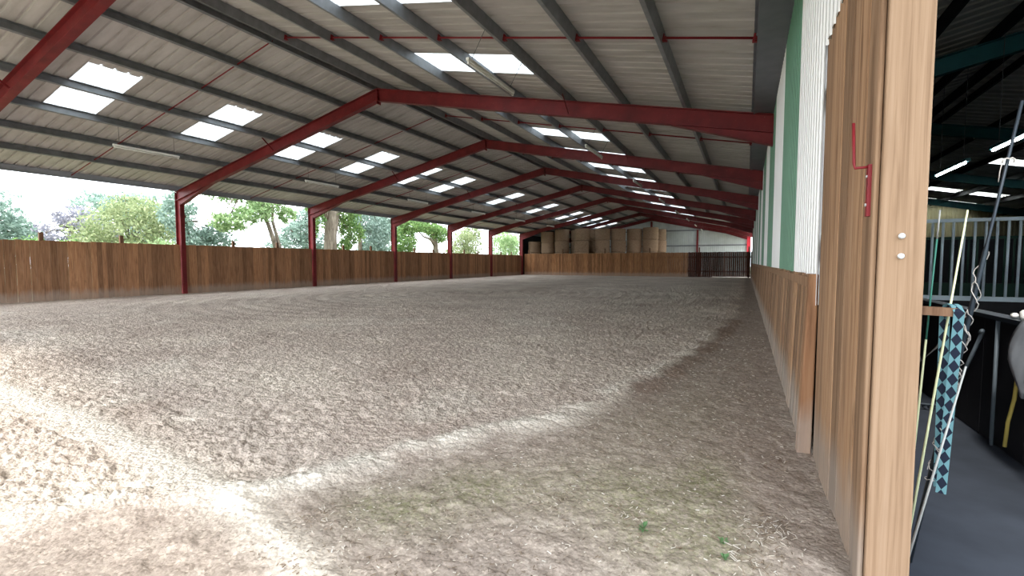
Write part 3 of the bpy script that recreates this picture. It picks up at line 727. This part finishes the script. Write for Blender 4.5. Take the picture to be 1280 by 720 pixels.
a, b = (.785, 2.42, .90), (.735, 2.40, .66); stick('riding_stick', a, ext(a, b), .0055, [M['stick_grey']], 'short grey stick crossing in front of the checked webbing', 'stick')
a, b = (.93, 2.5, 1.93), (.765, 2.52, .70); bt = ext(a, b)
t_ = thing('leaning_pole', bt, 'dark metal pole wound with twine, leaning up to the right', 'pole')
MB().tube([a, V(a).lerp(V(bt), .28), V(a).lerp(V(bt), .3), bt], [.0055, .0055, .0085, .0095], 10).build('shaft', M['dark_pole'], t_, True)
m = MB(); A_, B_ = V(a), V(bt)
rr_ = random.Random(3)
for strand in range(4):
    pts = []; ph = strand*1.7
    for k in range(60):
        u = .30+.06*strand+.36*k/59; c = A_.lerp(B_, min(u, .8)); an = k*(.4+.12*strand)+ph; q = .010+.007*abs(math.sin(k*.7+ph))+rr_.uniform(0, .004)
        pts.append(c+V((math.cos(an)*q, math.sin(an)*q, rr_.uniform(-.006, .006))))
    m.tube(pts, .0018, 4)
m.build('twine', M['twine'], t_)
m = MB(); c = A_.lerp(B_, .115); hk = lambda *q: [c+V((x*.55, -.012, z*.6)) for x, z in q]
m.tube(hk((-.035, -.018), (-.030, .002), (-.012, .010), (0, .004), (.016, .010), (.028, 0), (.024, -.02)), .003, 6)
m.tube(hk((-.035, -.016), (-.045, -.07), (-.050, -.14)), .0018, 6)
m.build('hook', M['twine'], t_, True)
# loose cord behind the webbing
m = MB(); m.tube([(.655, 2.6, 1.02), (.69, 2.58, .88), (.735, 2.56, .95), (.75, 2.55, 1.0), (.752, 2.52, 1.1)], .004, 6)
tag(m.build('cord', M['wire'], None, True), 'grey cord looped between post and checked webbing', 'cord')
# coiled yellow rope hanging at right edge of the partition
m = MB(); m.tube([(1.66, 4.10, .945), (1.60, 4.10, .93), (1.585, 4.10, .66), (1.58, 4.12, .42), (1.575, 4.17, .25), (1.57, 4.18, .08)], .011, 8)
tag(m.build('lead_rope', M['rope_yellow'], None, True), 'yellow lead rope hanging down the black partition below the grey rug', 'rope')

# ------------------------------------------------------------------ trees and bushes beyond the left fence
def leaves(blobs, n, size, mat, name, parent, seed, hole=.0):
    r = np.random.default_rng(seed); wts = np.array([b[3]*b[4]*b[5] for b in blobs]); wts = wts**.7; wts = wts/wts.sum()
    P = []
    for b, wgt in zip(blobs, wts):
        k = int(n*wgt); u = r.normal(size=(k, 3)); u /= np.linalg.norm(u, axis=1)[:, None]; rad = r.uniform(.15, 1, (k, 1))**.5
        # cluster the leaves along twigs
        nt = max(6, k//26); tw = r.normal(size=(nt, 3)); tw /= np.linalg.norm(tw, axis=1)[:, None]; tw *= r.uniform(.3, 1, (nt, 1))**.5
        pick = r.integers(0, nt, k); q = tw[pick]+r.normal(size=(k, 3))*.13
        use = r.uniform(size=(k, 1)) < .75; q = np.where(use, q, u*rad)
        P.append(q*np.array(b[3:6])+np.array(b[:3]))
    P = np.concatenate(P); k = len(P)
    a = r.normal(size=(k, 3)); a /= np.linalg.norm(a, axis=1)[:, None]; c = r.normal(size=(k, 3)); c -= (c*a).sum(1)[:, None]*a; c /= np.linalg.norm(c, axis=1)[:, None]
    nn = np.cross(a, c); s = size*r.uniform(.6, 1.3, (k, 1))
    vv = np.stack([P-a*s, P+c*s*.45-nn*s*.12, P+a*s, P-c*s*.45-nn*s*.12], 1)-np.array(wloc(parent))
    me = bpy.data.meshes.new(name); me.vertices.add(k*4); me.vertices.foreach_set('co', vv.reshape(-1).astype(np.float32))
    me.loops.add(k*4); me.loops.foreach_set('vertex_index', np.arange(k*4, dtype=np.int32)); me.polygons.add(k); me.polygons.foreach_set('loop_start', np.arange(k, dtype=np.int32)*4)
    me.update(calc_edges=True); me.materials.append(mat); o = bpy.data.objects.new(name, me); COL.objects.link(o); o.parent = parent; return o
def tree(name, base, label, cat, blobs, n, size, mat, trunks, seed):
    t_ = thing(name, base, label, cat, 'trees and bushes beyond the left fence')
    leaves(blobs, n, size, mat, 'foliage', t_, seed)
    for tr_ in trunks:
        m = MB(); m.tube(tr_[0], tr_[1], 10); m.build('trunk' if tr_[2] else 'branch', M['bark'], t_, True)
    rr = random.Random(seed)
    if trunks:
        m = MB(); ends = [V(tr_[0][-1]) for tr_ in trunks]
        for b in blobs:
            e = min(ends, key=lambda q: (q-V(b[:3])).length)
            for k in range(4):
                tip = V(b[:3])+V((rr.uniform(-.7, .7)*b[3], rr.uniform(-.7, .7)*b[4], rr.uniform(-.5, .8)*b[5])); mid = e.lerp(tip, .5)+V((0, 0, .25))
                m.tube([e, mid, tip], [.05, .03, .012], 5)
        m.build('branches', M['bark'], t_, True)
    return t_
G0 = -.12
tree('bushy_tree', (-32, 13.9, G0), 'rounded olive-green bushy tree seen over the fence left of the first red column', 'tree',
     [(-32, 13.9, 3.0, 2.2, 2.3, 1.8), (-32, 14.3, 4.2, 1.6, 1.7, .95), (-32, 12.6, 2.2, 1.8, 1.5, 1.5), (-31.5, 15.6, 2.6, 1.6, 1.2, 1.5)], 9000, .105, M['leaf_olive'], [([(-32, 13.9, G0), (-32, 13.9, 1.2), (-32, 14, 2.6)], [.16, .13, .08], 1)], 1)
tree('tall_tree', (-41, 17.2, G0), 'bluish green tree showing above the olive bushy tree', 'tree',
     [(-41, 16.2, 5.3, 1.8, 1.6, .9), (-41, 18.6, 5.6, 1.8, 2.0, .9), (-41, 20.5, 4.2, 1.5, 1.3, 1.5), (-41, 17.3, 3.6, 2, 2.5, 1.6)], 6500, .15, M['leaf_blue'], [([(-41, 17.2, G0), (-41, 17.2, 2), (-41, 17.4, 4)], [.2, .15, .08], 1)], 2)
tree('leafy_tree', (-33, 9.2, G0), 'bluish leafy tree at the far left edge of the view', 'tree',
     [(-33, 8.6, 3.2, 1.4, 1.5, 1.6), (-33, 9.4, 2.2, 1.2, .9, 1.3), (-33, 8.3, 4.3, 1, .8, .6)], 5200, .12, M['leaf_blue'], [([(-33, 9.0, G0), (-33, 8.9, 1.5), (-33, 8.8, 3)], [.13, .1, .06], 1)], 3)
tree('sparse_tree', (-36, 13.1, G0), 'sparse greyish tree between the left edge and the olive bushy tree', 'tree',
     [(-36, 13.0, 3.9, 1.2, 1.0, .75), (-36, 11.6, 2.8, 1.2, .9, .9), (-36, 14.0, 3.0, 1.2, 1.2, 1.0), (-36, 12.6, 2.2, 1.2, 1.8, .7)], 3600, .12, M['leaf_purple'], [([(-36, 12.8, G0), (-36, 12.8, 1.5), (-36, 12.9, 3.2)], [.11, .09, .05], 1)], 4)
tree('bush', (-27, 8.2, G0), 'low dark green bush behind the fence at the left edge', 'bush', [(-27, 8.2, 1.55, 1, 1.0, .85), (-27, 9.6, 1.4, 1, 1.0, .85)], 2200, .085, M['leaf_green'], [([(-27, 8.6, G0), (-27, 8.6, 1)], [.05, .03], 1)], 5)
tree('bush', (-25.2, 11.8, G0), 'low bright green bush behind the fence, left of the first red column', 'bush', [(-25.2, 10.9, 1.5, .8, .95, .75), (-25.2, 12.4, 1.55, .8, .9, .8)], 2600, .085, M['leaf_light'], [([(-25.2, 11.8, G0), (-25.2, 11.8, 1)], [.05, .03], 1)], 6)
tree('twin_stemmed_tree', (-26, 19.2, G0), 'light green tree with two leaning grey trunks between the first and second red columns', 'tree',
     [(-26, 16.2, 3.6, .8, 1.2, .5), (-26, 17.6, 4.2, .9, 1.2, .6), (-26, 18.6, 4.9, .9, 1.2, .6), (-26.5, 16.6, 5.6, 1, 2.2, .8), (-26, 19.8, 4.3, .8, .4, .5)], 6000, .12, M['leaf_light'],
     [([(-26, 19.25, G0), (-26, 19.15, 1.8), (-26, 18.6, 3.4), (-26, 18.0, 5.0), (-26, 17.6, 6.2)], [.17, .15, .12, .09, .05], 1), ([(-26.1, 19.4, G0), (-26.1, 19.35, 2.2), (-26.1, 18.9, 3.8), (-26.1, 18.95, 5.4)], [.12, .11, .09, .05], 1)], 7)
tree('leafy_tree', (-28, 15.3, G0), 'bluish thin tree right beside the first red column', 'tree', [(-28, 14.6, 4.0, .9, .8, 1.3), (-28, 15.5, 2.5, .9, 1.1, .85), (-28, 16.6, 2.7, .9, .9, .9)], 4200, .12, M['leaf_blue'], [([(-28, 15.2, G0), (-28, 15.2, 2), (-28, 15, 3.6)], [.09, .07, .04], 1)], 8)
tree('leafy_tree', (-31, 25.5, G0), 'green tree left of the second red column', 'tree', [(-31, 25.6, 4.8, 1.2, 1.3, .9), (-31, 24.6, 3.6, 1.2, 1.5, .8), (-31, 23.6, 2.5, 1.2, 1.8, .8), (-31, 26.2, 2.8, 1.2, 1.2, 1.0)], 6500, .12, M['leaf_blue'], [([(-31, 25.2, G0), (-31, 25.2, 2.2), (-31, 25.3, 4.2)], [.12, .1, .05], 1)], 9)
tree('bush', (-23.7, 15.2, G0), 'low bush behind the fence beneath the twin-trunked tree', 'bush', [(-23.7, 13.6, 1.6, .6, .8, .55), (-23.7, 15.4, 1.55, .6, 1.0, .5), (-23.7, 17.4, 1.55, .6, .8, .5)], 3600, .09, M['leaf_blue'], [([(-23.7, 15.2, G0), (-23.7, 15.2, 1)], [.05, .03], 1)], 10)
tree('broad_oak', (-25, 22.3, G0), 'old tree with a thick grey trunk right of the second red column', 'tree',
     [(-25.4, 21.4, 5.3, 1.2, 1.0, .8), (-25, 23.6, 4.9, 1.2, 1.0, 1.0), (-25.2, 24.4, 3.4, .9, .9, .8), (-25.3, 23.6, 2.2, .8, .9, .7), (-25, 21.3, 4.0, .6, .35, 1.0)], 6500, .11, M['leaf_green'],
     [([(-25, 22.3, G0), (-25, 22.3, 1.6), (-25, 22.35, 3.2), (-25, 22.5, 4.4), (-25, 22.5, 5.2)], [.5, .43, .40, .48, .5], 1), ([(-25, 22.2, 4.2), (-25, 21.6, 5.4), (-25, 21.0, 6.2)], [.22, .15, .08], 0), ([(-25, 22.7, 4.3), (-25, 23.4, 5.4), (-25, 24, 6.4)], [.24, .16, .08], 0)], 11)
tree('slim_tree', (-26, 26.0, G0), 'slim straight-stemmed tree right of the thick grey trunk', 'tree', [(-26, 26.6, 4.4, .9, 1.4, 1.0), (-26, 28.2, 3.6, .8, 1.2, 1.4), (-26, 27.2, 2.4, .8, 1.3, .7), (-26, 29.5, 4.9, .8, 1.2, .6)], 7000, .11, M['leaf_blue'], [([(-26, 26.0, G0), (-26, 26, 2.4), (-26, 26.05, 5.8)], [.17, .15, .1], 1)], 12)
tree('leafy_tree', (-33, 36.5, G0), 'bluish tree left of the third red column', 'tree', [(-33, 34.8, 3.2, 1.2, 1.6, 1.6), (-33, 37.2, 4.6, 1.2, 1.6, 1.3), (-33, 37.5, 2.4, 1.2, 1.6, .7)], 5000, .13, M['leaf_blue'], [([(-33, 36, G0), (-33, 36, 2), (-33, 36.2, 4)], [.13, .1, .05], 1)], 13)
tree('arching_tree', (-27, 37.3, G0), 'green tree with an arching dark limb between the third and fourth red columns', 'tree',
     [(-27, 32.2, 3.0, 1, 1.3, 1.5), (-27, 33.2, 4.6, 1, 1.7, .7), (-27, 35.6, 4.6, 1, 1.8, .65), (-27, 37.4, 4.0, 1, 1.2, .9)], 8500, .12, M['leaf_green'],
     [([(-27, 37.2, G0), (-27, 37.0, 1.8), (-27, 36.8, 3.4), (-27, 36.2, 4.6)], [.34, .3, .24, .14], 1), ([(-27, 36.9, 2.7), (-27, 36.1, 3.5), (-27, 35.0, 3.7), (-27, 34, 4.3)], [.15, .11, .08, .04], 0)], 14)
tree('olive_tree', (-28, 44, G0), 'dense olive tree between the fourth and fifth red columns', 'tree', [(-28, 43.2, 3.4, 1.4, 1.6, 1.5), (-28, 44.8, 3.2, 1.4, 1.7, 1.9), (-28, 41.0, 2.2, 1.0, 1.3, 1.0), (-28, 45.2, 4.6, 1.2, 1.4, .9)], 7500, .11, M['leaf_olive'], [([(-28, 44, G0), (-28, 44, 1.6), (-28, 44.3, 3.4)], [.2, .17, .1], 1)], 15)
tree('hedge_tree', (-27, 51.5, G0), 'dense fresh green tree next to the corner red column', 'tree', [(-27, 49.6, 2.9, 1.2, 1.6, 1.7), (-27, 52.5, 3.0, 1.2, 2.2, 1.9), (-27, 51.0, 4.6, 1.2, 2.2, 1.0), (-27, 55, 3, 1.2, 2, 2)], 8000, .12, M['leaf_light'], [([(-27, 51.5, G0), (-27, 51.5, 2), (-27, 51.5, 3.4)], [.2, .16, .1], 1)], 16)
tree('bush', (-30, 30.0, G0), 'low bush behind the fence right of the slim straight tree', 'bush', [(-30, 29.6, 1.7, .9, 1.3, .6), (-30, 32.2, 1.9, .9, 1.4, .8)], 1700, .10, M['leaf_blue'], [([(-30, 31, G0), (-30, 31, 1)], [.05, .03], 1)], 17)

# ------------------------------------------------------------------ litter and weeds on the sand
m = MB()
for k in range(3800):
    y = 1.25+8*random.random()**1.8; x = .30-random.random()*2.3
    if x < np.interp(y, [p[1] for p in RIDGE], [p[0] for p in RIDGE])+.15: continue
    L = random.uniform(.002, .009)*(1.0+.14*y); a = random.uniform(0, math.pi); z = zf(x, y)+.004; wd = random.uniform(.0009, .0018)*(1+.12*y)
    dx, dy = math.cos(a)*L, math.sin(a)*L; tl = random.uniform(-.3, .5)*L
    m.bar((x-dx, y-dy, z), (x+dx, y+dy, z+tl), wd*2, wd*1.2)
for cx, cy, n in ((.10, 2.45, 90), (.04, 2.24, 60), (.17, 2.62, 60), (-.52, 2.38, 40), (-1.95, 1.62, 40), (-.9, 2.35, 40)):
    for k in range(n):
        x = random.gauss(cx, .05); y = random.gauss(cy, .07); a = random.uniform(0, math.pi); L = random.uniform(.006, .018); z = zf(x, y)+.005
        if x > .36: continue
        m.bar((x-math.cos(a)*L, y-math.sin(a)*L, z), (x+math.cos(a)*L, y+math.sin(a)*L, z+random.uniform(0, .008)), .0028, .0016)
M['litter'] = (lambda t: (t.fin(t.ramp(t.n('ShaderNodeNewGeometry').outputs['Random Per Island'], [(0, srgb(96, 82, 68)), (.5, srgb(150, 134, 116)), (.75, srgb(196, 188, 174)), (1, srgb(214, 210, 202))]), .9, 0, .1)))(NT('straw_litter'))
tag(m.build('straw_litter', M['litter']), 'scattered straw bits on the packed sand by the right wall', 'straw', kind='stuff')
def weed(x, y, n, sz, label, seed):
    r = random.Random(seed); z = zf(x, y); t_ = thing('weed', (x, y, z), label, 'weed')
    m = MB(); m2 = MB()
    for k in range(n):
        a = r.uniform(0, 6.28); el = r.uniform(.5, 1.3); L = sz*r.uniform(.6, 1.1); d = V((math.cos(a)*math.cos(el), math.sin(a)*math.cos(el), math.sin(el))); sd = V((-math.sin(a), math.cos(a), 0))*L*.16
        b = V((x, y, z-.004)); p1 = b+d*L*.55; p2 = b+d*L+V((0, 0, -L*.25))
        m.face([b+d*L*.2, p1+sd, p2, p1-sd]); m2.tube([b, b+d*L*.3], .0012, 5)
    m.build('leaves', M['leaf_weed'], t_); m2.build('stems', M['leaf_weed'], t_)
weed(-.42, 2.27, 12, .065, 'green weed sprouting in the middle of the packed sand', 1)
weed(-.06, 2.32, 9, .05, 'small green weed nearest the tall board panel', 2)
weed(-.05, 2.17, 10, .045, 'pale green weed closest to the camera', 3)
